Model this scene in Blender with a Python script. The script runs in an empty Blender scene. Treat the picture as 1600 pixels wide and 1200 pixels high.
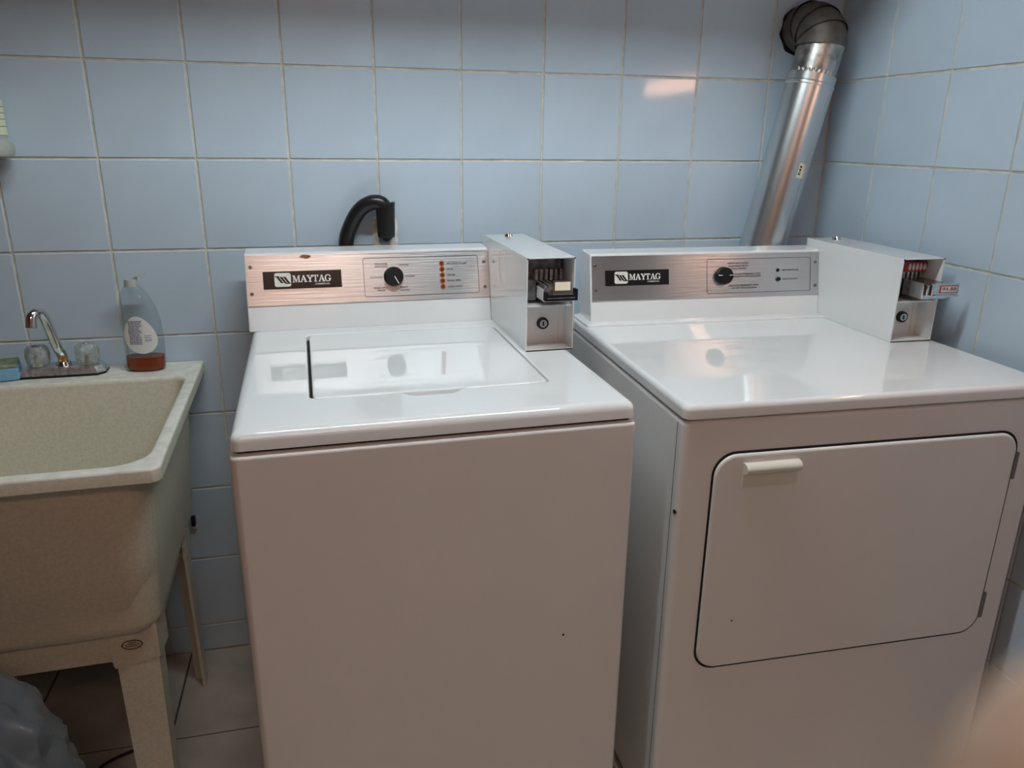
import bpy, bmesh, math, random
from mathutils import Vector, Matrix, noise
random.seed(7)
S = bpy.context.scene
C = S.collection

# ---------------------------------------------------------------- camera
FPX = 1189.1
YAW, PITCH, ROLL = 0.23987, 0.31337, 0.01186
fw = Vector((math.sin(YAW)*math.cos(PITCH), math.cos(YAW)*math.cos(PITCH), -math.sin(PITCH)))
r0 = Vector((math.cos(YAW), -math.sin(YAW), 0))
u0 = r0.cross(fw)
rt = r0*math.cos(ROLL) + u0*math.sin(ROLL)
up = -r0*math.sin(ROLL) + u0*math.cos(ROLL)
CAM = Vector((0.6708, -1.8870, 1.3340))
cd = bpy.data.cameras.new('camera')
cam = bpy.data.objects.new('camera', cd); C.objects.link(cam)
cam.matrix_world = Matrix(((rt.x, up.x, -fw.x, CAM.x), (rt.y, up.y, -fw.y, CAM.y), (rt.z, up.z, -fw.z, CAM.z), (0, 0, 0, 1)))
cd.sensor_width = 36.0; cd.sensor_fit = 'HORIZONTAL'; cd.lens = FPX/1600*36
cd.clip_start = 0.005
cd.dof.use_dof = True; cd.dof.focus_distance = 1.45; cd.dof.aperture_fstop = 10.0
S.camera = cam

# ---------------------------------------------------------------- world and exposure
wd = bpy.data.worlds.new('world'); S.world = wd; wd.use_nodes = True
wd.node_tree.nodes['Background'].inputs['Color'].default_value = (0.6, 0.65, 0.7, 1)
wd.node_tree.nodes['Background'].inputs['Strength'].default_value = 0.05
S.view_settings.view_transform = 'Standard'; S.view_settings.look = 'None'
S.view_settings.gamma = 1.0; S.view_settings.use_curve_mapping = False
S.view_settings.exposure = 0.0
TUBE_POWER, TUBE_COL = 138.0, (0.88, 0.97, 1.0)        # fluorescent tube over the machines
REAR_POWER, REAR_COL = 14.2, (1.0, 0.61, 0.45)         # warm ceiling light in the rear of the room
STRIP_POWER, STRIP_COL = 14.0, (1.0, 0.55, 0.36)       # added warm glow, out of view, reflected in the tiles

# ---------------------------------------------------------------- helpers
def mat(name, base, rough=0.5, metal=0.0, var=0.0, vscale=8.0, bump=0.0, bscale=60.0, bstretch=(1, 1, 1),
        coat=0.0, emit=None, power=0.0, rnd=0.0, spec=0.5, trans=0.0, ior=1.45, rvar=0.0, vdetail=4.0, col2=None):
    m = bpy.data.materials.new(name); m.use_nodes = True
    nt = m.node_tree; b = nt.nodes['Principled BSDF']
    b.inputs['Base Color'].default_value = (*base, 1)
    b.inputs['Roughness'].default_value = rough
    b.inputs['Metallic'].default_value = metal
    b.inputs['Coat Weight'].default_value = coat
    b.inputs['Coat Roughness'].default_value = 0.03
    b.inputs['Specular IOR Level'].default_value = spec
    b.inputs['Transmission Weight'].default_value = trans
    b.inputs['IOR'].default_value = ior
    tc = nt.nodes.new('ShaderNodeTexCoord')
    src = tc.outputs['Object']
    if var > 0 or rvar > 0:
        n = nt.nodes.new('ShaderNodeTexNoise'); n.inputs['Scale'].default_value = vscale
        n.inputs['Detail'].default_value = vdetail
        nt.links.new(src, n.inputs['Vector'])
        if var > 0:
            mx = nt.nodes.new('ShaderNodeMix'); mx.data_type = 'RGBA'
            d = [max(0, c*(1-var)) for c in base] if col2 is None else col2
            l = [min(1, c*(1+var)) for c in base] if col2 is None else base
            mr = nt.nodes.new('ShaderNodeMapRange')
            mr.inputs['From Min'].default_value = 0.35; mr.inputs['From Max'].default_value = 0.65
            nt.links.new(n.outputs['Fac'], mr.inputs['Value'])
            nt.links.new(mr.outputs['Result'], mx.inputs['Factor'])
            mx.inputs['A'].default_value = (*d, 1); mx.inputs['B'].default_value = (*l, 1)
            col = mx.outputs['Result']
            if rnd > 0:
                col = add_random(nt, col, rnd)
            nt.links.new(col, b.inputs['Base Color'])
        if rvar > 0:
            m2 = nt.nodes.new('ShaderNodeMapRange')
            m2.inputs['From Min'].default_value = 0.3; m2.inputs['From Max'].default_value = 0.7
            m2.inputs['To Min'].default_value = max(0.02, rough-rvar); m2.inputs['To Max'].default_value = rough+rvar
            nt.links.new(n.outputs['Fac'], m2.inputs['Value'])
            nt.links.new(m2.outputs['Result'], b.inputs['Roughness'])
    if bump > 0:
        mp = nt.nodes.new('ShaderNodeMapping'); mp.inputs['Scale'].default_value = bstretch
        nt.links.new(src, mp.inputs['Vector'])
        n2 = nt.nodes.new('ShaderNodeTexNoise'); n2.inputs['Scale'].default_value = bscale
        nt.links.new(mp.outputs['Vector'], n2.inputs['Vector'])
        bp = nt.nodes.new('ShaderNodeBump'); bp.inputs['Strength'].default_value = bump
        bp.inputs['Distance'].default_value = 0.002
        nt.links.new(n2.outputs['Fac'], bp.inputs['Height'])
        nt.links.new(bp.outputs['Normal'], b.inputs['Normal'])
    if emit:
        b.inputs['Emission Color'].default_value = (*emit, 1)
        b.inputs['Emission Strength'].default_value = power
    return m

def add_random(nt, col, amount):
    oi = nt.nodes.new('ShaderNodeObjectInfo')
    mr = nt.nodes.new('ShaderNodeMapRange')
    mr.inputs['To Min'].default_value = 1-amount; mr.inputs['To Max'].default_value = 1+amount
    nt.links.new(oi.outputs['Random'], mr.inputs['Value'])
    hs = nt.nodes.new('ShaderNodeHueSaturation')
    nt.links.new(mr.outputs['Result'], hs.inputs['Value'])
    nt.links.new(col, hs.inputs['Color'])
    return hs.outputs['Color']

def clear_mat(name, tint, rough=0.04):
    """thin clear plastic: mostly see-through, glossy by angle"""
    m = bpy.data.materials.new(name); m.use_nodes = True
    nt = m.node_tree; nt.nodes.remove(nt.nodes['Principled BSDF'])
    t = nt.nodes.new('ShaderNodeBsdfTransparent'); t.inputs['Color'].default_value = (*tint, 1)
    g = nt.nodes.new('ShaderNodeBsdfGlossy'); g.inputs['Roughness'].default_value = rough
    lw = nt.nodes.new('ShaderNodeLayerWeight'); lw.inputs['Blend'].default_value = 0.5
    pw = nt.nodes.new('ShaderNodeMath'); pw.operation = 'POWER'; pw.inputs[1].default_value = 3.5
    f = nt.nodes.new('ShaderNodeMath'); f.operation = 'MULTIPLY_ADD'; f.inputs[1].default_value = 0.42; f.inputs[2].default_value = 0.035
    nt.links.new(lw.outputs['Facing'], pw.inputs[0]); nt.links.new(pw.outputs[0], f.inputs[0])
    mx = nt.nodes.new('ShaderNodeMixShader')
    nt.links.new(f.outputs[0], mx.inputs[0]); nt.links.new(t.outputs[0], mx.inputs[1]); nt.links.new(g.outputs[0], mx.inputs[2])
    nt.links.new(mx.outputs[0], nt.nodes['Material Output'].inputs['Surface'])
    return m

M = dict(
    tile=mat('blue_glazed_tile', (0.490, 0.590, 0.680), 0.08, var=0.035, vscale=5, rnd=0.035, bump=0.03, bscale=40, spec=0.55),
    grout=mat('cream_grout', (0.60, 0.57, 0.48), 0.9, var=0.15, vscale=30),
    floor_tile=mat('beige_floor_tile', (0.50, 0.45, 0.385), 0.42, var=0.16, vscale=7, rnd=0.05, vdetail=8, bump=0.08, bscale=30),
    floor_grout=mat('dark_floor_grout', (0.10, 0.085, 0.07), 0.9),
    plaster=mat('beige_wall_paint', (0.30, 0.22, 0.17), 0.8, var=0.05),
    ceiling=mat('ceiling_paint', (0.24, 0.21, 0.19), 0.9, var=0.03),
    wood=mat('brown_door_wood', (0.30, 0.16, 0.08), 0.45, var=0.3, vscale=3),
    enamel=mat('white_enamel', (0.80, 0.815, 0.815), 0.035, var=0.012, vscale=4, coat=0.35),
    enamel_body=mat('white_enamel_cabinet', (0.79, 0.795, 0.785), 0.24, var=0.012, vscale=4, coat=0.2, bump=0.012, bscale=60),
    black=mat('black_plastic', (0.007, 0.007, 0.008), 0.45, spec=0.35),
    gasket_gap_shade=mat('black_gasket_gap_shade', (0.008, 0.008, 0.008), 0.8),  # gasket black, also painted into gaps as their shade
    steel=mat('brushed_steel', (0.63, 0.63, 0.64), 0.30, 1.0, var=0.07, vscale=6, bump=0.22, bscale=34, bstretch=(0.25, 9, 9)),
    dull_steel=mat('dull_mechanism_steel', (0.52, 0.52, 0.52), 0.33, 1.0, var=0.35, vscale=60),
    dark_steel=mat('dark_mechanism_steel', (0.20, 0.20, 0.21), 0.42, 0.8, var=0.4, vscale=70),
    chrome=mat('chrome', (0.72, 0.73, 0.74), 0.12, 1.0, var=0.12, vscale=60),
    base_chrome=mat('worn_chrome', (0.62, 0.63, 0.65), 0.32, 0.85, var=0.3, vscale=110),
    screw=mat('screw_metal', (0.34, 0.33, 0.31), 0.35, 1.0),
    ink=mat('dark_print', (0.05, 0.05, 0.055), 0.5),
    print_white=mat('silver_print', (0.75, 0.74, 0.70), 0.35),
    plate=mat('name_plate_black', (0.010, 0.009, 0.009), 0.22),
    amber=mat('amber_lamp_lens', (0.26, 0.028, 0.008), 0.2, coat=0.4),
    amber_ring=mat('amber_lamp_ring', (0.52, 0.22, 0.10), 0.4),
    galv=mat('galvanised_duct', (0.64, 0.665, 0.675), 0.31, 1.0, var=0.05, vscale=5, vdetail=1),
    galv_old=mat('mottled_galvanised', (0.46, 0.45, 0.43), 0.36, 1.0, var=0.32, vscale=45),
    dusty=mat('dusty_elbow_metal', (0.17, 0.155, 0.14), 0.62, 0.7, var=0.25, vscale=22, bump=0.2, bscale=60),
    rubber=mat('black_hose_rubber', (0.012, 0.012, 0.013), 0.30),
    patch=mat('rough_plaster', (0.74, 0.70, 0.64), 0.95, var=0.25, vscale=50, bump=0.5, bscale=90),
    sink=mat('sink_composite', (0.68, 0.655, 0.54), 0.52, var=0.06, vscale=160, vdetail=2, bump=0.10, bscale=220),
    sink_rim=mat('sink_worn_rim', (0.70, 0.69, 0.61), 0.5, var=0.10, vscale=45, bump=0.10, bscale=150),
    badge=mat('badge_ink', (0.10, 0.06, 0.04), 0.6),
    clear=clear_mat('clear_bottle_plastic', (0.90, 0.92, 0.92)),
    clear_knob=mat('clear_acrylic', (0.72, 0.78, 0.74), 0.12, trans=0.72, ior=1.35, var=0.25, vscale=90),
    cap=mat('frosted_cap', (0.60, 0.62, 0.60), 0.35, trans=0.35),
    soap=mat('amber_dish_soap', (0.36, 0.055, 0.012), 0.08, trans=0.35, ior=1.36, coat=0.3),
    paper=mat('white_label', (0.74, 0.75, 0.73), 0.5),
    cream_paper=mat('cream_label', (0.72, 0.68, 0.50), 0.55),
    yellow_paper=mat('pale_yellow_label', (0.62, 0.64, 0.46), 0.5),
    grey_plastic=mat('grey_green_plastic', (0.36, 0.39, 0.36), 0.4, var=0.06),
    label_blue=mat('label_blue_print', (0.13, 0.14, 0.30), 0.5),
    red=mat('red_coin_plate', (0.42, 0.02, 0.03), 0.4),
    brass=mat('worn_brass', (0.55, 0.30, 0.06), 0.4, 0.8, var=0.3, vscale=80),
    sponge_blue=mat('blue_sponge', (0.20, 0.40, 0.58), 0.9, bump=0.7, bscale=160, var=0.1, vscale=40),
    sponge_green=mat('green_scourer', (0.22, 0.27, 0.17), 0.95, bump=0.9, bscale=260, var=0.25, vscale=60),
    bag=mat('grey_plastic_bag', (0.075, 0.083, 0.09), 0.30, var=0.12, vscale=9, bump=0.5, bscale=30, coat=0.2),
    cable=mat('dark_cable', (0.03, 0.022, 0.022), 0.5),
    navy=mat('navy_plastic', (0.012, 0.014, 0.03), 0.4),
    handle_cream=mat('cream_handle_plastic', (0.72, 0.71, 0.63), 0.3, coat=0.3),
    hinge=mat('hinge_metal', (0.22, 0.215, 0.20), 0.4, 0.9),
    rust=mat('brown_rust', (0.22, 0.10, 0.05), 0.8, var=0.4, vscale=120),
    chip=mat('rust_chip', (0.03, 0.02, 0.016), 0.8),
    hood=mat('added_hood_grey', (0.10, 0.105, 0.105), 0.7),
    tube=mat('lamp_tube', (0.9, 0.9, 0.9), 0.5, emit=TUBE_COL, power=TUBE_POWER),
    rear=mat('lamp_diffuser', (0.9, 0.88, 0.82), 0.5, emit=REAR_COL, power=REAR_POWER),
    strip=mat('added_strip_glow', (0.9, 0.85, 0.8), 0.5, emit=STRIP_COL, power=STRIP_POWER),
    white_metal=mat('white_lamp_metal', (0.7, 0.7, 0.68), 0.5),
    skin=mat('skin', (0.86, 0.56, 0.39), 0.5, var=0.06, vscale=60),
    nail=mat('fingernail', (0.72, 0.46, 0.36), 0.3),
    sleeve=mat('grey_sleeve_fabric', (0.10, 0.10, 0.11), 0.9, bump=0.4, bscale=300),
)

def brushed(m, aniso, up_dir):
    nt = m.node_tree; b = nt.nodes['Principled BSDF']
    b.inputs['Anisotropic'].default_value = aniso
    c = nt.nodes.new('ShaderNodeCombineXYZ')
    for k in range(3): c.inputs[k].default_value = up_dir[k]
    vt = nt.nodes.new('ShaderNodeVectorTransform'); vt.vector_type = 'VECTOR'; vt.convert_from = 'OBJECT'; vt.convert_to = 'WORLD'
    nt.links.new(c.outputs[0], vt.inputs[0]); nt.links.new(vt.outputs[0], b.inputs['Tangent'])
brushed(M['steel'], 0.8, (0, .25, .97))

def finish(bm, smooth=35):
    bmesh.ops.remove_doubles(bm, verts=bm.verts, dist=1e-6)
    bmesh.ops.recalc_face_normals(bm, faces=bm.faces)

def obj(name, bm, mats, parent=None, smooth=35, loc=None, keep=False):
    if not keep: finish(bm)
    me = bpy.data.meshes.new(name); bm.to_mesh(me); bm.free()
    if not isinstance(mats, (list, tuple)): mats = [mats]
    for m in mats: me.materials.append(M[m])
    if smooth:
        me.shade_smooth(); me.set_sharp_from_angle(angle=math.radians(smooth))
    o = bpy.data.objects.new(name, me); C.objects.link(o)
    if smooth:
        wn = o.modifiers.new('weighted_normal', 'WEIGHTED_NORMAL'); wn.keep_sharp = True; wn.weight = 80
    if parent: o.parent = parent
    if loc: o.location = loc
    return o

def thing(name, label, cat, loc=(0, 0, 0), rotz=0.0, group=None):
    o = bpy.data.objects.new(name, None); C.objects.link(o)
    o.empty_display_size = 0.05
    o.location = loc; o.rotation_euler = (0, 0, math.radians(rotz))
    return tag(o, label, cat, group)

def tag(o, label, cat, group=None):
    o['label'] = label; o['category'] = cat
    if group: o['group'] = group
    return o

def struct(o, label=None):
    o['kind'] = 'structure'
    if label: o['label'] = label
    return o

def B(): return bmesh.new()

def loft(bm, loops, cap0=True, cap1=True, mi=0, closed=True):
    vs = [[bm.verts.new(p) for p in lp] for lp in loops]
    n = len(loops[0])
    for a, b in zip(vs[:-1], vs[1:]):
        for i in range(n if closed else n-1):
            j = (i+1) % n
            f = bm.faces.new((a[i], a[j], b[j], b[i])); f.material_index = mi
    if cap0: bm.faces.new(list(reversed(vs[0]))).material_index = mi
    if cap1: bm.faces.new(vs[-1]).material_index = mi
    return vs

def box(bm, x0, x1, y0, y1, z0, z1, bev=0.0, mi=0, seg=2):
    t = bmesh.new()
    loft(t, [[(x0, y0, z), (x1, y0, z), (x1, y1, z), (x0, y1, z)] for z in (z0, z1)])
    bmesh.ops.recalc_face_normals(t, faces=t.faces)
    if bev > 0:
        bmesh.ops.bevel(t, geom=t.edges[:], offset=bev, segments=seg, affect='EDGES', profile=0.6)
    for f in t.faces: f.material_index = mi
    me = bpy.data.meshes.new('tmp'); t.to_mesh(me); t.free(); bm.from_mesh(me); bpy.data.meshes.remove(me)

def frame_of(d):
    d = Vector(d).normalized()
    a = Vector((0, 0, 1)) if abs(d.z) < 0.9 else Vector((1, 0, 0))
    x = d.cross(a).normalized(); return x, d.cross(x).normalized(), d

def cyl(bm, p0, p1, r0, r1=None, n=24, mi=0, bev=0.0, caps=True):
    p0, p1 = Vector(p0), Vector(p1); r1 = r0 if r1 is None else r1
    x, y, d = frame_of(p1-p0)
    def ring(p, r): return [p + (x*math.cos(2*math.pi*i/n) + y*math.sin(2*math.pi*i/n))*r for i in range(n)]
    lp = [ring(p0, r0)]
    if bev > 0:
        lp = [ring(p0, r0), ring(p1-d*bev, r1), ring(p1-d*bev*0.3, r1-bev*0.3), ring(p1, r1-bev)]
    else: lp.append(ring(p1, r1))
    loft(bm, lp, caps, caps, mi)

def smooth_path(pts, k=6):
    pts = [Vector(p) for p in pts]; out = []
    for i in range(len(pts)-1):
        a = pts[max(i-1, 0)]; b = pts[i]; c = pts[i+1]; d = pts[min(i+2, len(pts)-1)]
        for j in range(k):
            t = j/k
            out.append(0.5*((2*b) + (-a+c)*t + (2*a-5*b+4*c-d)*t*t + (-a+3*b-3*c+d)*t**3))
    out.append(pts[-1]); return out

def tube(bm, pts, r, n=16, mi=0, caps=True, rad=None):
    pts = [Vector(p) for p in pts]; m = len(pts)
    d0 = (pts[1]-pts[0]).normalized(); x, y, _ = frame_of(d0); loops = []
    for i, p in enumerate(pts):
        d = (pts[min(i+1, m-1)]-pts[max(i-1, 0)]).normalized()
        x = (x - d*x.dot(d)).normalized(); y = d.cross(x)
        rr = rad(i/(m-1)) if rad else r
        loops.append([p + (x*math.cos(2*math.pi*k/n) + y*math.sin(2*math.pi*k/n))*rr for k in range(n)])
    loft(bm, loops, caps, caps, mi)

def lathe(bm, prof, n=28, mi=0, c=(0, 0), sx=1.0, sy=1.0, cap0=True, cap1=True):
    loft(bm, [[(c[0]+r*sx*math.cos(2*math.pi*i/n), c[1]+r*sy*math.sin(2*math.pi*i/n), z) for i in range(n)] for r, z in prof], cap0, cap1, mi)

def rrect(x0, x1, y0, y1, r, n=5):
    if not isinstance(r, (list, tuple)): r = [r]*4
    out = []
    for (cx, cy, a0), q in zip(((x1, y0, -90), (x1, y1, 0), (x0, y1, 90), (x0, y0, 180)), r):
        ox = cx - q if cx == x1 else cx + q
        oy = cy - q if cy == y1 else cy + q
        for i in range(n+1):
            a = math.radians(a0 + 90*i/n); out.append((ox+q*math.cos(a), oy+q*math.sin(a)))
    return out

def inset(x0, x1, y0, y1, d): return x0+d, x1-d, y0+d, y1-d

def prism(bm, poly, fn, d0, d1, mi=0, bev=0.0):
    """2D outline mapped with fn(a, b, depth)"""
    loft(bm, [[fn(a, b, d) for a, b in poly] for d in (d0, d1)], True, True, mi)

def text_mesh(s, bold=0.0):
    cu = bpy.data.curves.new('t', 'FONT'); cu.body = s; cu.resolution_u = 3; cu.offset = bold
    o = bpy.data.objects.new('t', cu); C.objects.link(o)
    me = bpy.data.meshes.new_from_object(o)
    v = [tuple(p.co) for p in me.vertices]; f = [tuple(p.vertices) for p in me.polygons]
    bpy.data.objects.remove(o); bpy.data.curves.remove(cu); bpy.data.meshes.remove(me)
    return v, f

def lettering(name, s, x0, x1, c, h, fn, m, parent, bold=0.0, label=None):
    v, f = text_mesh(s, bold)
    ax, bx = min(p[0] for p in v), max(p[0] for p in v); ay, by = min(p[1] for p in v), max(p[1] for p in v)
    bm = bmesh.new()
    vs = [bm.verts.new(fn(x0+(p[0]-ax)/(bx-ax)*(x1-x0), c-h/2+(p[1]-ay)/(by-ay)*h, 0.0006)) for p in v]
    for q in f:
        try: bm.faces.new([vs[i] for i in q])
        except ValueError: pass
    o = obj(name, bm, m, parent, 0, keep=True)
    if label: o['label'] = label
    return o

# ================================================================ THE ROOM
T = 0.2
XR, XL, YF, ZC = 1.994, -1.6, -3.5, 2.45
def slab(name, *a, m):
    bm = B(); box(bm, *a); return obj(name, bm, m, smooth=0)
floor = struct(slab('floor', XL-.1, XR+.1, YF-.1, .1, -.06, 0-.003, m='floor_grout'))
wall_back = struct(slab('wall_back', XL-.1, XR+.1, 0.0, .1, -.003, ZC, m='grout'))
wall_right = struct(slab('wall_right', XR, XR+.1, YF-.1, 0.0, -.003, ZC, m='grout'))
wall_left = struct(slab('wall_left', XL-.1, XL, YF-.1, 0.0, -.003, ZC, m='plaster'))
wall_front = struct(slab('wall_front', XL, XR, YF-.1, YF, -.003, ZC, m='plaster'))
ceiling = struct(slab('ceiling', XL-.1, XR+.1, YF-.1, .1, ZC, ZC+.06, m='ceiling'))
bm = B(); box(bm, 0.05, 0.87, YF+.001, YF+.03, 0, 2.03, .004)
door = struct(obj('door_1', bm, 'wood'))
bm = B()
cyl(bm, (.80, YF+.03, 1.0), (.80, YF+.065, 1.0), .012); cyl(bm, (.80, YF+.065, 1.0), (.80, YF+.10, 1.0), .026, .022, bev=.006)
obj('door_handle', bm, 'chrome', door)
bm = B()
for a in ((-.02, .045, 0, 2.10), (.875, .94, 0, 2.10), (.045, .875, 2.035, 2.10)):
    box(bm, a[0], a[1], YF+.001, YF+.02, a[2], a[3], .003)
struct(obj('trim_1', bm, 'plaster'))

GAP, TH = 0.0047, 0.0026
def tile_mesh(name, w, h, m, ax):
    """tile lying in a wall plane: w across, h up, bevelled edge, face proud of the grout"""
    bm = B(); g = GAP/2; b = 0.0013
    def P(a, c, d): return {'y': (a, -d, c), 'x': (-d, a, c), 'z': (a, c, d)}[ax]
    lp = []
    for ins, d in ((0, -0.002), (0, TH-b), (b, TH)):
        lp.append([P(g+ins, g+ins, d), P(w-g-ins, g+ins, d), P(w-g-ins, h-g-ins, d), P(g+ins, h-g-ins, d)])
    loft(bm, lp, False, True); bmesh.ops.recalc_face_normals(bm, faces=bm.faces)
    top = max(bm.faces, key=lambda f: f.calc_area())
    want = {'y': Vector((0, -1, 0)), 'x': Vector((-1, 0, 0)), 'z': Vector((0, 0, 1))}[ax]
    if top.normal.dot(want) < 0: bmesh.ops.reverse_faces(bm, faces=bm.faces)
    me = bpy.data.meshes.new(name); bm.to_mesh(me); bm.free(); me.materials.append(M[m]); return me
cache = {}
def put_tile(name, w, h, m, ax, loc, parent, wob=0.0016):
    k = (round(w, 3), round(h, 3), m, ax)
    if k not in cache: cache[k] = tile_mesh(name, w, h, m, ax)
    o = bpy.data.objects.new(name, cache[k]); C.objects.link(o); o.parent = parent; o.location = loc
    if ax == 'y': o.rotation_euler = (random.uniform(-wob, wob)*.6, 0, random.uniform(-wob, wob)*.6)
    elif ax == 'x': o.rotation_euler = (0, random.uniform(-wob, wob)*.6, random.uniform(-wob, wob)*.6)
    return o
zrows = [(0.0, 0.08)] + [(0.08+T*i, T) for i in range(11)] + [(2.28, ZC-2.28)]
zrows = [(z, h) for z, h in zrows if z < ZC-.01]
for z, h in zrows:
    x = 2*T*0 + 1.8
    put_tile('wall_tile', XR-.003-1.8, h, 'tile', 'y', (1.8, 0, z), wall_back)
    for i in range(1, 17):
        put_tile('wall_tile', T, h, 'tile', 'y', (1.8-T*i, 0, z), wall_back)
    for j in range(0, 17):
        w = T if j else T+.003
        y1 = -.003 - (0 if j == 0 else .2 + T*(j-1))
        y1 = -.203 - T*(j-1) if j else 0.0
        put_tile('wall_tile', T if j else .203-.003, h, 'tile', 'x', (XR, y1-T if j else -.203, z), wall_right)
FT = 0.324
nx0 = -6
for i in range(nx0, 6):
    for j in range(0, 11):
        x0, x1 = .25+FT*i, .25+FT*(i+1); y0, y1 = -FT*(j+1), -FT*j
        x0, x1, y0 = max(x0, XL), min(x1, XR), max(y0, YF)
        if x1-x0 < .03 or y1-y0 < .03: continue
        put_tile('floor_tile', x1-x0, y1-y0, 'floor_tile', 'z', (x0, y0, -TH), floor)

# ================================================================ LAMPS
def hooded_lamp():
    lx0, lx1, ly, lz = 0.42, 1.46, -0.86, 2.235
    t = thing('fluorescent_lamp', 'fluorescent lamp over the machines with an added grey hood that shades the upper walls', 'lamp', (0, 0, 0))
    bm = B(); w, s, tk = .115, .102, .004  # hood added out of view to cut the light off the upper walls
    box(bm, lx0-.03, lx1+.03, ly-w, ly+w, lz+.03, lz+.036)
    for sg in (-1, 1): box(bm, lx0-.03, lx1+.03, ly+sg*w-tk/2, ly+sg*w+tk/2, lz-s, lz+.034)
    for x in (lx0-.03, lx1+.03): box(bm, x-tk/2, x+tk/2, ly-w, ly+w, lz-s, lz+.034)
    obj('added_shade_hood', bm, 'hood', t, 0)
    bm = B(); cyl(bm, (lx0, ly, lz), (lx1, ly, lz), .016, n=16); obj('lamp_tube', bm, 'tube', t)
    for x in (lx0, lx1):
        bm = B(); box(bm, x-.01, x+.01, ly-.018, ly+.018, lz-.02, lz+.032, .002); obj('lamp_holder', bm, 'white_metal', t)
    for x in (.6, 1.28):
        bm = B(); cyl(bm, (x, ly, lz+.034), (x, ly, ZC), .004, n=10); obj('hanger_rod', bm, 'screw', t)
hooded_lamp()
t = thing('ceiling_lamp', 'warm flat rectangular ceiling lamp near the brown door', 'lamp')
bm = B(); box(bm, .25, 1.15, -3.13, -2.77, ZC-.05, ZC, .006); obj('lamp_frame', bm, 'white_metal', t)
bm = B(); box(bm, .27, 1.13, -3.11, -2.79, ZC-.062, ZC-.045, .004); obj('lamp_diffuser', bm, 'rear', t)
t = thing('added_reflection_strip', 'added warm glowing strip on the side wall, out of view, for a tile reflection', 'lamp')  # added unseen emitter that makes the warm reflection on the back wall
bm = B(); box(bm, XR-.012, XR-.003, -1.22, -.75, 1.492, 1.562, .002); obj('back_plate', bm, 'white_metal', t)
bm = B(); box(bm, XR-.03, XR-.012, -1.20, -.77, 1.500, 1.553, .004); obj('added_glow_cover', bm, 'strip', t)

# ================================================================ APPLIANCES
def star(poly, c, angs):
    out = []
    n = len(poly)
    for a in angs:
        d = (math.cos(a), math.sin(a)); best = None
        for i in range(n):
            p, q = poly[i], poly[(i+1) % n]
            ex, ey = q[0]-p[0], q[1]-p[1]; den = d[0]*ey - d[1]*ex
            if abs(den) < 1e-14: continue
            px, py = p[0]-c[0], p[1]-c[1]
            tt = (px*ey - py*ex)/den; s = (px*d[1] - py*d[0])/den
            if tt > 0 and -1e-7 <= s <= 1+1e-7: best = tt if best is None else max(best, tt)
        out.append((c[0]+d[0]*best, c[1]+d[1]*best))
    return out

def slab_loops(x0, x1, y0, y1, z0, z1, r, bev, n=5, bot=0.0):
    lp = []
    if bot: lp.append([(a, b, z0) for a, b in rrect(*inset(x0, x1, y0, y1, bot), r, n)])
    lp.append([(a, b, z0+bot) for a, b in rrect(x0, x1, y0, y1, r, n)])
    for k in range(5):
        an = math.pi/2*k/4
        lp.append([(a, b, z1-bev+bev*math.sin(an)) for a, b in rrect(*inset(x0, x1, y0, y1, bev*(1-math.cos(an))), r, n)])
    return lp

def panel_fn(y0, dy):
    sl = math.hypot(dy, .17)
    def fn(x, t, n=0.0): return (x, y0 + t*dy/sl - n*.17/sl, .92 + t*.17/sl + n*dy/sl)
    return fn

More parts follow.
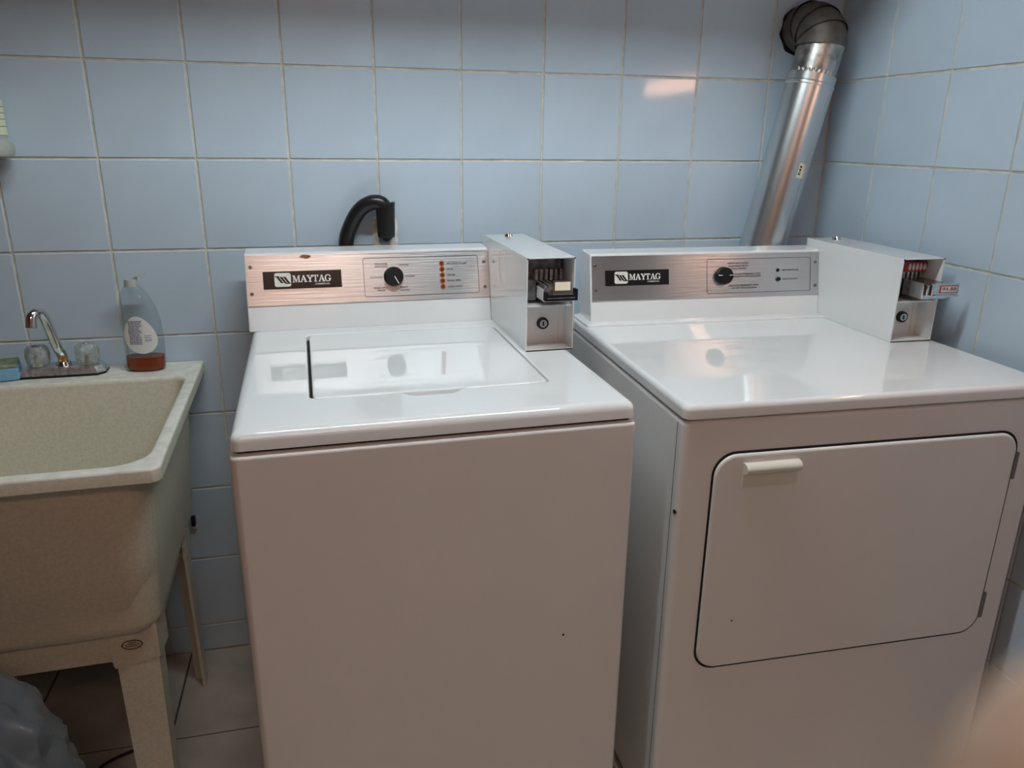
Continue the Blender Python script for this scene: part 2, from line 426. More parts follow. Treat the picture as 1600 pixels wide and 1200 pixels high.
def serif_word(bmq, fn, x0, x1, base, h, m_i=0):
    """MAYTAG in bold serif capitals out of outlines"""
    G = {}
    G['M'] = (1.15, [[(0, 0), (.36, 0), (.36, .09), (.24, .12), (.24, .70), (.52, 0), (.60, 0), (.90, .72), (.90, .12), (.78, .09), (.78, 0), (1.22, 0), (1.22, .09), (1.10, .12), (1.10, .88), (1.22, .91), (1.22, 1), (.88, 1), (.62, .34), (.36, 1), (0, 1), (0, .91), (.13, .88), (.13, .12), (0, .09)]])
    G['A'] = (1.0, [[(0, 0), (.34, 0), (.34, .09), (.25, .11), (.31, .28), (.62, .28), (.68, .11), (.58, .09), (.58, 0), (1.04, 0), (1.04, .09), (.95, .11), (.60, 1), (.44, 1), (.10, .11), (0, .09)], [(.345, .38), (.465, .74), (.585, .38)]])
    G['Y'] = (.92, [[(.28, 0), (.76, 0), (.76, .09), (.63, .12), (.63, .42), (.90, .89), (1.0, .91), (1.0, 1), (.62, 1), (.62, .91), (.71, .88), (.55, .57), (.38, .88), (.48, .91), (.48, 1), (0, 1), (0, .91), (.09, .88), (.41, .40), (.41, .12), (.28, .09)]])
    G['T'] = (.86, [[(.22, 0), (.70, 0), (.70, .09), (.57, .12), (.57, .88), (.72, .88), (.80, .70), (.90, .70), (.90, 1), (.02, 1), (.02, .70), (.12, .70), (.20, .88), (.35, .88), (.35, .12), (.22, .09)]])
    out = []; cx, cy, ro, ri = .5, .5, .5, .30
    arc = lambda r, rx, a0, a1, k: [(cx+rx*math.cos(math.radians(a0+(a1-a0)*i/k)), cy+r*math.sin(math.radians(a0+(a1-a0)*i/k))) for i in range(k+1)]
    gp = [(.90, .95), (.80, .92)] + arc(.52, .50, 55, 318, 16) + [(.90, .10), (.90, .36), (1.0, .39), (1.0, .48), (.58, .48), (.58, .39), (.68, .36), (.68, .14)] + arc(.42, .28, 300, 62, 14) + [(.80, .64), (.90, .64)]
    G['G'] = (1.0, [gp])
    adv = []; x = 0
    for ch in 'MAYTAG': adv.append(x); x += G[ch][0]*(.97 if ch in 'AY' else 1.04)
    sc = (x1-x0)/x
    for ch, a in zip('MAYTAG', adv):
        for k, poly in enumerate(G[ch][1]):
            nn = .0006 if k == 0 else .0009
            vs = [bmq.verts.new(fn(x0+(a+p[0])*sc, base+p[1]*h, nn)) for p in poly]
            es = [bmq.edges.new((vs[i], vs[(i+1) % len(vs)])) for i in range(len(vs))]
            r = bmesh.ops.triangle_fill(bmq, use_beauty=True, edges=es)
            for f in r['geom']:
                if isinstance(f, bmesh.types.BMFace): f.material_index = m_i if k == 0 else 1

def strip_loop(bm, poly, w, fn, n0, n1, mi=0):
    """thin raised line that follows a closed 2D outline"""
    cx = sum(p[0] for p in poly)/len(poly); cy = sum(p[1] for p in poly)/len(poly)
    m = len(poly); inn = []
    for i in range(m):
        a, b, c = poly[i-1], poly[i], poly[(i+1) % m]
        tx, ty = c[0]-a[0], c[1]-a[1]; l = math.hypot(tx, ty) or 1
        inn.append((b[0]-ty/l*w, b[1]+tx/l*w))
    vo = [bm.verts.new(fn(*p, n1)) for p in poly]; vi = [bm.verts.new(fn(*p, n1)) for p in inn]
    for i in range(m):
        j = (i+1) % m; bm.faces.new((vo[i], vo[j], vi[j], vi[i])).material_index = mi

def control_panel(parent, fn, x0, x1, t0, t1, plate, rect, screws, texts, knob, lamps):
    bm = B()
    prism(bm, [(x0, t0), (x1, t0), (x1, t1), (x0, t1)], fn, -.0005, .0016)
    # folded lip along the lower and upper edge
    prism(bm, [(x0, t0), (x1, t0), (x1, t0+.004), (x0, t0+.004)], fn, .0010, .0030)
    prism(bm, [(x0, t1-.002), (x1, t1-.002), (x1, t1), (x0, t1)], fn, .0010, .0026)
    p = obj('control_panel', bm, 'steel', parent, 20); p['label'] = 'brushed steel control panel'
    f2 = lambda a, b, n=0.0: fn(a, b, n+.0016)
    bm = B(); px0, px1, pt0, pt1 = plate
    prism(bm, [(px0, pt0), (px1, pt0), (px1, pt1), (px0, pt1)], f2, 0, .0012, 0)
    strip_loop(bm, [(px0-.0014, pt0-.0014), (px1+.0014, pt0-.0014), (px1+.0014, pt1+.0014), (px0-.0014, pt1+.0014)], .0018, f2, 0, .0013, 1)
    o = obj('name_plate', bm, ['plate', 'steel'], p, 0, keep=True); o['label'] = 'black name plate with silver emblem and lettering'
    f3 = lambda a, b, n=0.0: f2(a, b, n+.0012)
    W_, H_ = px1-px0, pt1-pt0
    bm = B()
    ex0, ex1, et0, et1 = px0+W_*.142, px0+W_*.350, pt0+H_*.14, pt0+H_*.90
    vs = [bm.verts.new(f3(a, b, .0004)) for a, b in rrect(ex0, ex1, et0, et1, .0045, 4)]; bm.faces.new(vs)
    ew, eh = ex1-ex0, et1-et0
    for k in range(3):
        a = ex0+ew*(.12+.20*k)
        q = [(a, et0+eh*.72), (a+ew*.15, et0+eh*.72), (a+ew*.42, et0+eh*.26), (a+ew*.27, et0+eh*.26)]
        bm.faces.new([bm.verts.new(f3(u, v, .0008)) for u, v in q]).material_index = 1
    for q in ([(ex0+ew*.03, et0+eh*.72), (ex0+ew*.3, et0+eh*.72), (ex0+ew*.3, et0+eh*.78), (ex0+ew*.03, et0+eh*.78)],
              [(ex0+ew*.66, et0+eh*.20), (ex0+ew*.98, et0+eh*.20), (ex0+ew*.98, et0+eh*.26), (ex0+ew*.66, et0+eh*.26)]):
        bm.faces.new([bm.verts.new(f3(u, v, .0008)) for u, v in q]).material_index = 1
    obj('emblem', bm, ['print_white', 'plate'], p, 0, keep=True)
    bm = B(); serif_word(bm, f3, px0+W_*.368, px0+W_*.868, pt0+H_*.36, H_*.385)
    obj('lettering', bm, ['print_white', 'plate'], p, 0, keep=True)
    lettering('lettering', 'COMMERCIAL', px0+W_*.655, px0+W_*.845, pt0+H_*.24, H_*.09, f3, 'print_white', p, .01)
    # printed frame line
    bm = B(); strip_loop(bm, rrect(*rect, .005, 5), .0011, f2, 0, .0005); obj('printed_border', bm, 'ink', p, 0, keep=True)
    for s, a, b, c in texts: lettering('lettering', s, a, b, c, .0040, f2, 'ink', p, .012)
    for a, b in screws:
        bm = B()
        cyl(bm, f2(a, b, 0), f2(a, b, .0012), .0042, .0042, 16); cyl(bm, f2(a, b, .001), f2(a, b, .0032), .0034, .0022, 16)
        prism(bm, [(a-.0018, b-.0004), (a+.0018, b-.0004), (a+.0018, b+.0004), (a-.0018, b+.0004)], f2, .003, .0035, 1)
        prism(bm, [(a-.0004, b-.0018), (a+.0004, b-.0018), (a+.0004, b+.0018), (a-.0004, b+.0018)], f2, .003, .0035, 1)
        obj('screw', bm, ['screw', 'ink'], p)
    kx, kt, kr, marks = knob
    bm = B(); cyl(bm, f2(kx, kt, 0), f2(kx, kt, .016), kr, kr*.93, 36, bev=.003)
    for a0, ra, rb in marks:
        ca, sa = math.cos(a0), math.sin(a0); w = .0009
        q = [(kx+ca*ra-sa*w, kt+sa*ra+ca*w), (kx+ca*rb-sa*w, kt+sa*rb+ca*w), (kx+ca*rb+sa*w, kt+sa*rb-ca*w), (kx+ca*ra+sa*w, kt+sa*ra-ca*w)]
        prism(bm, q, f2, .0155, .0166, 1)
    obj('knob', bm, ['black', 'paper'], p)['label'] = 'round black knob with white pointer'
    for kind, a, b in lamps:
        bm = B()
        if kind == 'amber':
            cyl(bm, f2(a, b, 0), f2(a, b, .002), .0064, .0058, 20, mi=1); cyl(bm, f2(a, b, .002), f2(a, b, .0055), .0046, .0028, 20)
            obj('indicator_light', bm, ['amber', 'amber_ring'], p)
        elif kind == 'dark':
            cyl(bm, f2(a, b, 0), f2(a, b, .003), .0045, .0035, 18); obj('indicator_light', bm, 'black', p)
        else:
            cyl(bm, f2(a, b, 0), f2(a, b, .002), .0068, .0060, 20, mi=1); cyl(bm, f2(a, b, .002), f2(a, b, .007), .0046, .0042, 18)
            obj('push_button', bm, ['black', 'screw'], p)
    return p

def coin_box(parent, x0, x1, yf, yb, zt, style, split=.092):
    """open fronted sheet steel box with a coin slide above and a lock plate below"""
    z0, tk = .9203, .0026; zs = .92+split
    bm = B()
    box(bm, x0, x0+tk, yf, yb, z0, zt, .0007); box(bm, x1-tk, x1, yf, yb, z0, zt, .0007)
    box(bm, x0+.0005, x1-.0005, yf, yb, zt-tk, zt, .0007); box(bm, x0+.0005, x1-.0005, yf, yb, z0, z0+tk, .0007)
    box(bm, x0, x1, yb-tk, yb, z0, zt)
    box(bm, x0+.001, x1-.001, yf+.006, yb-tk, zs-.002, zs+.001)
    p = obj('coin_box', bm, 'enamel', parent); p['label'] = 'white coin box with a coin slide and a lock'
    bm = B(); box(bm, x0+.001, x1-.001, yf-.0006, yf+.003, z0-.0003, z0+.0022)       # worn dark lower lip
    obj('worn_edge', bm, 'chip', p)
    for xx in (x0+.0018, x1-.0018):
        bm = B(); cyl(bm, (xx, yf-.0008, zt-.002), (xx, yf+.001, zt-.002), .0016, n=8); obj('worn_corner', bm, 'chip', p)
    cx = (x0+x1)/2
    bm = B(); box(bm, x0+tk, x1-tk-.012, yf+.052, yf+.055, z0+tk, zs-.002); box(bm, x1-tk-.0125, x1-tk, yf+.050, yf+.053, z0+tk, zs-.002)
    obj('lock_plate', bm, 'enamel', p)
    lx = x0+(.0505 if style == 'washer' else .0600); lz = .92+split*.50; ly = yf+.052
    bm = B(); cyl(bm, (lx, ly, lz), (lx, ly-.007, lz), .0125, .0120, 28); cyl(bm, (lx, ly-.006, lz), (lx, ly-.0085, lz), .0088, .0082, 28, mi=1)
    box(bm, lx-.0013, lx+.0013, ly-.0098, ly-.008, lz-.0045, lz+.0045, 0, 0)
    obj('lock', bm, ['black', 'chrome'], p)['label'] = 'round key lock with black ring'
    bm = B(); cyl(bm, (x0+.052, yb-.045, zt), (x0+.052, yb-.045, zt+.006), .011, .0095, 12); cyl(bm, (x0+.052, yb-.045, zt+.006), (x0+.052, yb-.045, zt+.008), .006, .005, 12)
    obj('top_lock', bm, 'chrome', p)['label'] = 'chrome lock on top of the coin box'
    # coin mechanism
    my = yf+.058; sx0, sx1 = x0+.030, x0+.088; sz0, sz1 = zs+.013, zs+.047
    bm = B(); box(bm, x0+.010, x1-.012, my, my+.006, zs+.012, zt-.008, .001)
    for k in range(3): cyl(bm, (x0+.026+.026*k, my, zt-.016), (x0+.026+.026*k, my-.002, zt-.016), .0022, n=10)
    obj('mechanism_plate', bm, 'dark_steel', p)
    for k in range(6):
        xx = sx0+.001+.0105*k
        bm = B(); box(bm, xx, xx+.006, my-.012, my+.001, sz1-.004, sz1+.020, .0008); obj('coin_guide', bm, 'dull_steel', p)
    bm = B()
    box(bm, x0+.010, x0+.028, my-.030, my+.002, zs+.008, sz1+.002, .001)
    obj('slide_bracket', bm, 'dark_steel', p)
    front = yf-.030 if style == 'washer' else yf-.046
    bm = B(); box(bm, sx0, sx1, front+.010, my, sz0, sz1-.006, .001)
    for k in range(6): box(bm, sx0+.0105*k, sx0+.0105*k+.0055, front+.012, my-.001, sz1-.007, sz1-.001, .0006)
    obj('coin_slide', bm, 'dull_steel' if style == 'washer' else 'chrome', p)
    if style == 'washer':
        bm = B(); box(bm, sx0-.0008, sx0, front+.012, my-.030, sz0+.002, sz1-.009); obj('price_sticker', bm, 'paper', p)
        bm = B(); hx0, hx1 = x0+.029, x0+.096; hz0, hz1 = zs+.017, zs+.030
        box(bm, hx0, hx1, front-.004, front+.010, hz0, hz1, .002); box(bm, hx0, hx0+.006, front-.004, front+.012, hz0, hz1+.004, .0015)
        box(bm, hx1-.006, hx1, front-.004, front+.012, hz0, hz1+.010, .0015)
        box(bm, hx0+.004, hx1-.006, front-.0045, front-.0035, hz0+.0055, hz0+.0068, 0, 1)
        obj('slide_handle', bm, ['black', 'dull_steel'], p)['label'] = 'black pull handle of the coin slide'
        bm = B(); a, b = hx0+.016, hx1-.010
        loft(bm, [[(a, front+.000, hz1-.002), (b, front+.000, hz1-.002), (b, front+.006, hz1-.002), (a, front+.006, hz1-.002)],
                  [(a+.003, front+.010, hz1+.026), (b-.001, front+.010, hz1+.026), (b-.001, front+.015, hz1+.026), (a+.003, front+.015, hz1+.026)]])
        obj('thumb_rest', bm, 'chrome', p)
        bm = B(); q = []
        def tf(u, v): return (a+.003*v+.004+u*(b-a-.009), front+.010*v-.0007, hz1-.002+.028*v)
        for u, v in ((0, .32), (1, .32), (1, .88), (0, .88)): q.append(bm.verts.new(tf(u, v)))
        bm.faces.new(q); obj('yellow_sticker', bm, 'cream_paper', p, 0, keep=True)
    else:
        bm = B(); box(bm, x0+.034, x1-.004, my-.0135, my-.012, zt-.036, zt-.014, .0005)
        obj('coin_label', bm, 'red', p)['label'] = 'red plate with five white ovals'
        for k in range(5):
            cxx = x0+.0545+.0092*k; cz = zt-.025; bm = B()
            bm.faces.new([bm.verts.new((cxx+.0036*math.cos(2*math.pi*i/18), my-.0142, cz+.0076*math.sin(2*math.pi*i/18))) for i in range(18)])
            obj('coin_mark', bm, 'paper', p, 0, keep=True)
        hx0, hx1 = x0+.040, x0+.104; hz0, hz1 = zs+.021, zs+.048
        bm = B(); box(bm, hx0, hx1, front-.004, front+.006, hz0, hz1, .0025); box(bm, hx0-.006, hx0+.004, front+.002, front+.016, hz0, hz1-.004, .001)
        box(bm, hx0+.004, hx1-.003, front-.010, front+.002, hz0, hz0+.004, .001)
        obj('slide_handle', bm, 'chrome', p)['label'] = 'chrome pull handle of the coin slide'
        bm = B(); a, b = hx0+.017, hx1-.005; c, d = hz0+.008, hz1-.004
        box(bm, a, b, front-.0052, front-.0040, c, d, 0, 0); box(bm, a+.0018, b-.0018, front-.0056, front-.005, c+.0018, d-.0018, 0, 1)
        obj('price_label', bm, ['red', 'paper'], p, 0)['label'] = 'red bordered label reading $1.50'
        lettering('lettering', '$1.50', a+.004, b-.004, (c+d)/2, .0080, lambda u, v, n=0: (u, front-.0057-n*.3, v), 'ink', p, .035)
    return p

def feet(parent, w, d):
    for x in (.05, w-.05):
        for y in (.06, d-.06):
            bm = B(); cyl(bm, (x, y, 0), (x, y, .012), .022, .020, 20); cyl(bm, (x, y, .012), (x, y, .05), .007, n=12)
            obj('foot', bm, 'rubber', parent)

def console(parent, x0, x1, y0, dy, yb, tt, name='console'):
    fn = panel_fn(y0, dy); a = fn(0, tt); bm = B()
    prof = [(y0, .9203), (a[1]-.002, a[2]-.003), (a[1]-.0005, a[2]-.0006), (a[1]+.003, a[2]+.0012), (yb-.004, a[2]+.004), (yb, a[2]), (yb, .9203)]
    lp = []
    for x, q in ((x0, .002), (x0+.002, 0), (x1-.002, 0), (x1, .002)):
        cy, cz = yb-.03, .99
        lp.append([(x, y+(cy-y)*q*12 if q else y, z+(cz-z)*q*12 if q and z > .93 else z) for y, z in prof])
    loft(bm, lp); return obj(name, bm, 'enamel', parent, 30)

# ---------------------------------------------------------------- washing machine
W = thing('washing_machine', 'white top loading coin washing machine with five amber lamps, beside the sink', 'washing machine', (.513, -.800, 0), 1.5)
WW, WD = .645, .733
bm = B(); lp = [[(a, b, .03) for a, b in rrect(0, WW, 0, WD, .012, 5)]]
lp += slab_loops(0, WW, 0, WD, .035, .8865, .012, .008)
loft(bm, lp); obj('cabinet', bm, 'enamel_body', W)
bm = B(); box(bm, .012, WW-.012, .012, WD-.012, .880, .8915); obj('deck_gap_shade', bm, 'gasket_gap_shade', W, 0)  # black filler paints the shade in the groove under the deck
# deck with lid recess
LX0, LX1, LY0, LY1 = .119, .536, .141, .575
lid_out = [(LX0+.012, LY0), (.262, LY0), (.274, LY0-.004), (.284, LY0-.019), (.292, LY0-.022), (.352, LY0-.022), (.360, LY0-.019), (.372, LY0-.004), (.384, LY0)]
lid_out += [(a, b) for a, b in rrect(LX0, LX1, LY0, LY1, .016, 5)][:-6] + [(LX0, LY0+.012), (LX0+.004, LY0+.004)]
lc = ((LX0+LX1)/2, (LY0+LY1)/2)
def insetp(poly, d, dl=None):
    out = []
    n = len(poly)
    for i in range(n):
        a, b, c = poly[i-1], poly[i], poly[(i+1) % n]
        tx, ty = c[0]-a[0], c[1]-a[1]; l = math.hypot(tx, ty)
        nx, ny = -ty/l, tx/l
        dd = d if dl is None or nx < .7 else dl
        out.append((b[0]+nx*dd, b[1]+ny*dd))
    return out
dx0, dx1, dy0, dy1 = .003, WW-.003, .003, WD
angs = sorted(set(round(math.atan2(p[1]-lc[1], p[0]-lc[0]), 5) for p in lid_out + rrect(dx0, dx1, dy0, dy1, .014, 6)))
def SL(poly, z): return [(a, b, z) for a, b in star(poly, lc, angs)]
lp = [SL(rrect(*inset(dx0, dx1, dy0, dy1, .003), .012, 6), .8905), SL(rrect(*inset(dx0, dx1, dy0, dy1, -.001), .014, 6), .8925)]
bv = .014
for k in range(5):
    an = math.pi/2*k/4
    lp.append(SL(rrect(*inset(dx0, dx1, dy0, dy1, bv*(1-math.cos(an))), .014, 6), .92-bv+bv*math.sin(an)))
lo2 = insetp(lid_out, -.003)
lp += [SL(rrect(*inset(dx0, dx1, dy0, dy1, bv+.003), .012, 6), .92), SL(insetp(lid_out, -.007), .92), SL(lo2, .92), SL(insetp(lid_out, -.001), .9190), SL(lid_out, .9165), SL(lid_out, .909)]
bm = B(); loft(bm, lp); obj('top_deck', bm, 'enamel', W, 40)
bm = B(); box(bm, LX0+.0003, LX0+.0060, LY0+.009, LY1-.007, .9088, .9098); obj('lid_gap_shade', bm, 'gasket_gap_shade', W, 0)  # black strip stands in for the shade in the gap left of the lid
li = insetp(rrect(LX0, LX1, LY0, LY1, .016, 5), .0022, .0052)
bm = B(); lp = [SL(li, .9095), SL(li, .9170), SL(insetp(li, .0012), .9188), SL(insetp(li, .0035), .9196), SL(insetp(li, .007), .9196)]
loft(bm, lp); obj('lid', bm, 'enamel', W, 40)
console(W, -.002, .546, .630, .045, .741, .170)
fnW = panel_fn(.630, .045)
TX_W = [('DELICATES', 0.2791, 0.3079, 0.14), ('AND KNITS', 0.279, 0.3083, 0.1339), ('WHITES', 0.3343, 0.3563, 0.1362), ('COLORS', 0.3474, 0.3696, 0.1102),
        ('WOOLENS', 0.2673, 0.2954, 0.1099), ('PERMANENT', 0.2743, 0.3062, 0.0855), ('PRESS', 0.2826, 0.3, 0.0796), ('BRIGHT', 0.3341, 0.3532, 0.0857), ('COLORS', 0.3337, 0.3557, 0.079),
        ('MACHINE IN USE', 0.4462, 0.4919, 0.1362), ('SOAK', 0.4454, 0.4606, 0.1233), ('RINSE', 0.4461, 0.4643, 0.1098), ('FINAL SPIN', 0.4453, 0.4772, 0.0967), ('UNBALANCE', 0.446, 0.4795, 0.0835)]
pW = control_panel(W, fnW, .0015, .545, .0555, .1655, (.035, .204, .0905, .1303), (.2530, .5205, .0657, .1542),
              [(.0102, .1408), (.0099, .0822), (.5345, .1386), (.5345, .0797)], TX_W, (.321, .1107, .0228, [(math.radians(-62), .001, .020)]),
              [('amber', .4341, .1373-.01337*k) for k in range(5)])
bm = B(); random.seed(3)
rust = [(.128+(.0115+.003*math.sin(3*i))*math.cos(2*math.pi*i/18), .1615+(.0042+.001*math.cos(5*i))*math.sin(2*math.pi*i/18)) for i in range(18)]
bm.faces.new([bm.verts.new(fnW(a, min(b, .1652), .0030)) for a, b in rust])
obj('rust_mark', bm, 'rust', pW, 0, keep=True)
coin_box(W, .5465, .6475, .339, .724, 1.110, 'washer')
bm = B(); cyl(bm, (.527, .0005, .489), (.527, -.0006, .489), .0022, n=8); obj('paint_chip', bm, 'chip', W)
feet(W, WW, WD)

# ---------------------------------------------------------------- dryer
D = thing('tumble_dryer', 'white front loading coin dryer with two dark panel buttons, beside the tiled side wall', 'dryer', (1.225, -.816, 0), -1.5)
DW, DD = .727, .672
bm = B(); lp = [[(a, b, .03) for a, b in rrect(0, DW, 0, DD, .012, 5)]]
lp += slab_loops(0, DW, 0, DD, .035, .8905, .012, .008)
loft(bm, lp); obj('cabinet', bm, 'enamel_body', D)
bm = B(); box(bm, -.0004, .002, .0225, .0238, .04, .884); obj('side_seam', bm, 'gasket_gap_shade', D, 0)
bm = B(); box(bm, .012, DW-.012, .012, DD-.012, .885, .8955); obj('deck_gap_shade', bm, 'gasket_gap_shade', D, 0)  # groove shade below the dryer deck, put in as black
bm = B(); loft(bm, slab_loops(-.001, DW+.001, -.003, DD, .894, .92, .014, .010, 6, bot=.003)); obj('top_deck', bm, 'enamel', D)
bm = B(); loft(bm, slab_loops(0.004, DW-.004, .545, DD-.002, .915, .9255, .008, .005, 4)); obj('deck_step', bm, 'enamel', D)
console(D, .021, .612, .5725, .035, .668, .1615)
fnD = panel_fn(.5725, .035)
TX_D = [('WHITES AND COLORS', 0.3658, 0.4212, 0.1338), ('HIGH HEAT WITH', 0.369, 0.42, 0.1269), ('COOL DOWN', 0.374, 0.415, 0.1210), ('REGULAR PERMANENT PRESS', 0.3813, 0.4535, 0.1079),
        ('MEDIUM HEAT WITH COOL DOWN', 0.3813, 0.4542, 0.1019), ('DELICATE PERMANENT PRESS', 0.37, 0.4486, 0.0805), ('LOW HEAT WITH COOL DOWN', 0.3771, 0.4433, 0.0743),
        ('MACHINE IN USE', 0.5121, 0.5555, 0.1146), ('PUSH TO START', 0.5135, 0.5546, 0.0927)]
control_panel(D, fnD, .0245, .611, .0540, .1570, (.057, .2152, .0872, .1240), (.3125, .5890, .0625, .1448),
              [(.0330, .1359), (.0335, .0784), (.601, .1318), (.602, .0751)], TX_D, (.3553, .1044, .0215, [(math.radians(4), .009, .020), (math.radians(176), .010, .020)]),
              [('dark', .4996, .1147), ('button', .5000, .0930)])
coin_box(D, .6125, .7135, .305, .660, 1.101, 'dryer', split=.088)
# door in the front
def fr(a, b, d): return (a, -d, b)
DX0, DX1, DZ0, DZ1 = .062, .669, .399, .828
bm = B(); q = rrect(DX0-.0036, DX1+.0040, DZ0-.0042, DZ1+.0042, .042, 8)
loft(bm, [[fr(a, b, d) for a, b in q] for d in (-.003, .0012)]); obj('door_gasket', bm, 'gasket_gap_shade', D, 0)
bm = B(); lp = []
for ins, d in ((0, .0005), (0, .0022), (.0012, .0042), (.0035, .0054), (.006, .0056)):
    lp.append([fr(a, b, d) for a, b in rrect(*inset(DX0, DX1, DZ0, DZ1, ins), .040-ins, 8)])
loft(bm, lp, True, True); dr = obj('door', bm, 'enamel_body', D)
bm = B(); hx0, hx1, hz0, hz1 = .113, .218, .767, .812; pr = .0056
box(bm, hx0, hx1, -pr-.0022, -pr+.001, hz0, hz1, .0012)
lp = []
for k in range(9):
    a = math.radians(-75+165*k/8)
    lp.append((-pr-.002-.013*math.cos(a), hz1-.010+.010*math.sin(a)))
pro = lp + [(-pr-.001, hz1), (-pr-.001, hz1-.020)]
loft(bm, [[(x, y, z) for y, z in pro] for x in (hx0+.001, hx1-.001)])
obj('door_handle', bm, 'handle_cream', dr, 40)['label'] = 'cream plastic grip handle'
for za, zb in ((.733, .787), (.430, .486)):
    bm = B(); box(bm, DX1-.003, DX1+.0085, -.0050, -.0005, za, zb, .001); cyl(bm, (DX1+.001, -.0052, za+.002), (DX1+.001, -.0052, zb-.002), .0030, n=12)
    obj('hinge', bm, 'hinge', dr)
bm = B(); cyl(bm, (.003, .0085, .724), (-.0008, .0080, .724), .0040, n=10); obj('paint_chip', bm, 'chip', D)
bm = B(); cyl(bm, (.125, -.0052, .497), (.125, -.0060, .497), .0018, n=8); obj('paint_chip', bm, 'chip', D)
feet(D, DW, DD)

# ================================================================ DRYER DUCT
t = thing('dryer_duct', 'galvanised dryer duct rising behind the dryer to a dusty wall elbow', 'duct')
ax0, ax1 = Vector((1.776, -.092, 1.06)), Vector((1.862, -.096, 1.487))
d = (ax1-ax0).normalized(); low = ax0 - d*.46
bm = B(); n = 40; x_, y_, _ = frame_of(d)
def rg(s, r): return [ax0 + d*s + (x_*math.cos(2*math.pi*i/n)+y_*math.sin(2*math.pi*i/n))*r for i in range(n)]
L = (ax1-ax0).length
lp = [rg(s, r) for s, r in ((-.46, .0565), (L-.028, .0575), (L-.026, .0590), (L-.020, .0590), (L-.018, .0575), (L, .0580))]
loft(bm, lp, True, False); duct = obj('duct_pipe', bm, 'galv', t)
bm = B()   # lock seam along the pipe
s0 = (x_*math.cos(math.radians(0))+y_*math.sin(math.radians(0)))
sd = min((x_*math.cos(2*math.pi*i/72)+y_*math.sin(2*math.pi*i/72) for i in range(72)), key=lambda v: (v-Vector((.35, -.93, .05))).length)
tube(bm, [ax0-d*.40+sd*.0565, ax1-d*.03+sd*.0573], .0014, 8); obj('pipe_seam', bm, 'galv', t)
bm = B()   # crimped collar
lp = []
for s, amp in ((L-.004, .0), (L+.004, .0016), (L+.010, .0014), (L+.013, 0)):
    lp.append([ax0 + d*s + (x_*math.cos(2*math.pi*i/120)+y_*math.sin(2*math.pi*i/120))*(.0530+amp*(1 if (i//2) % 2 else -1)) for i in range(120)])
loft(bm, lp, False, False); obj('crimped_collar', bm, 'galv_old', t)
top = ax0 + d*(L+.008)
path = [top, top+d*.03, top+d*.060+Vector((.001, .002, 0))]
bm = B(); tube(bm, path, .060, 40, caps=False, rad=lambda q: .0540+.0015*q)
e1 = path[-1]
x2, y2, _ = frame_of(d)
lp = [[e1 + d*(-.003+.006*k) + (x2*math.cos(2*math.pi*i/40)+y2*math.sin(2*math.pi*i/40))*(.0580 if k in (1,) else .0556) for i in range(40)] for k in range(3)]
loft(bm, lp, False, False)
obj('elbow_collar', bm, 'galv_old', t)
ep = smooth_path([e1-d*.004, e1+d*.022+Vector((-.002, .004, 0)), e1+d*.040+Vector((-.006, .022, 0)), e1+d*.052+Vector((-.008, .052, 0)), Vector((e1.x+.003, -.004, e1.z+.045))], 3)
bm = B()
for i in range(0, len(ep)-1, 3):
    seg = ep[i:i+4]
    tube(bm, seg, .0590, 40, caps=False, rad=lambda q: .0600-.0030*q)
tube(bm, ep, .0560, 40, caps=True)
obj('wall_elbow', bm, 'dusty', t)['label'] = 'dusty grey segmented elbow'
bm = B(); ec = Vector((e1.x+.003, 0, e1.z+.045))
k = 44
ring = [(ec.x+(.0620+.003*math.sin(5*i))*math.cos(2*math.pi*i/k), ec.z+(.0620+.003*math.cos(7*i))*math.sin(2*math.pi*i/k)) for i in range(k)]
loft(bm, [[(a, y, b) for a, b in ring] for y in (-.0027, -.0040)]); obj('hole_rim', bm, 'gasket_gap_shade', t, 0)
# sticker that follows the pipe
bm = B(); sx = [(x_*math.cos(2*math.pi*i/360)+y_*math.sin(2*math.pi*i/360)) for i in range(360)]
tgt = Vector((.22, -.97, 0)); i0 = min(range(360), key=lambda i: (sx[i]-tgt).length)
rows = []
for s in (.192, .227): rows.append([bm.verts.new(ax0+d*s+sx[(i0+a) % 360]*.0581) for a in range(-12, 13, 4)])
for a in range(6): bm.faces.new((rows[0][a], rows[0][a+1], rows[1][a+1], rows[1][a]))
sgn = 1 if sx[(i0+8) % 360].x > sx[i0].x else -1
for k, (s0_, s1_) in enumerate(((.199, .203), (.205, .207), (.209, .214), (.216, .221))):
    r_ = [[bm.verts.new(ax0+d*s+sx[(i0+sgn*a) % 360]*.0583) for a in (-9, -6, -3)] for s in (s0_, s1_)]
    for a in range(2): bm.faces.new((r_[0][a], r_[0][a+1], r_[1][a+1], r_[1][a])).material_index = 1
obj('barcode_sticker', bm, ['cream_paper', 'ink'], t, 0, keep=True)['label'] = 'small cream bar code sticker'

# ================================================================ DRAIN HOSE
bm = B()
tube(bm, smooth_path([(.712, -.024, .70), (.712, -.024, .95), (.716, -.024, 1.08), (.728, -.027, 1.128), (.752, -.034, 1.168), (.780, -.040, 1.185), (.802, -.043, 1.183), (.8115, -.043, 1.165), (.812, -.043, 1.135)], 6), .0178, 20)
hose = thing('drain_hose', 'bent black rubber drain hose behind the washing machine, plugged into the wall', 'hose', (.712, -.024, 0))
o = obj('hose_bend', bm, 'rubber', hose); o.location = (-.712, .024, 0)
bm = B()
n = 28; lp = []
cx_, cy_ = .811, -.043
for z, r, tl in ((1.106, .0195, 0), (1.112, .0205, 0), (1.15, .0215, 0), (1.180, .0226, .34), (1.180, .0196, .34), (1.14, .0185, 0)):
    lp.append([(cx_+r*math.cos(2*math.pi*i/n), cy_+r*math.sin(2*math.pi*i/n), z+tl*r*math.cos(2*math.pi*i/n)) for i in range(n)])
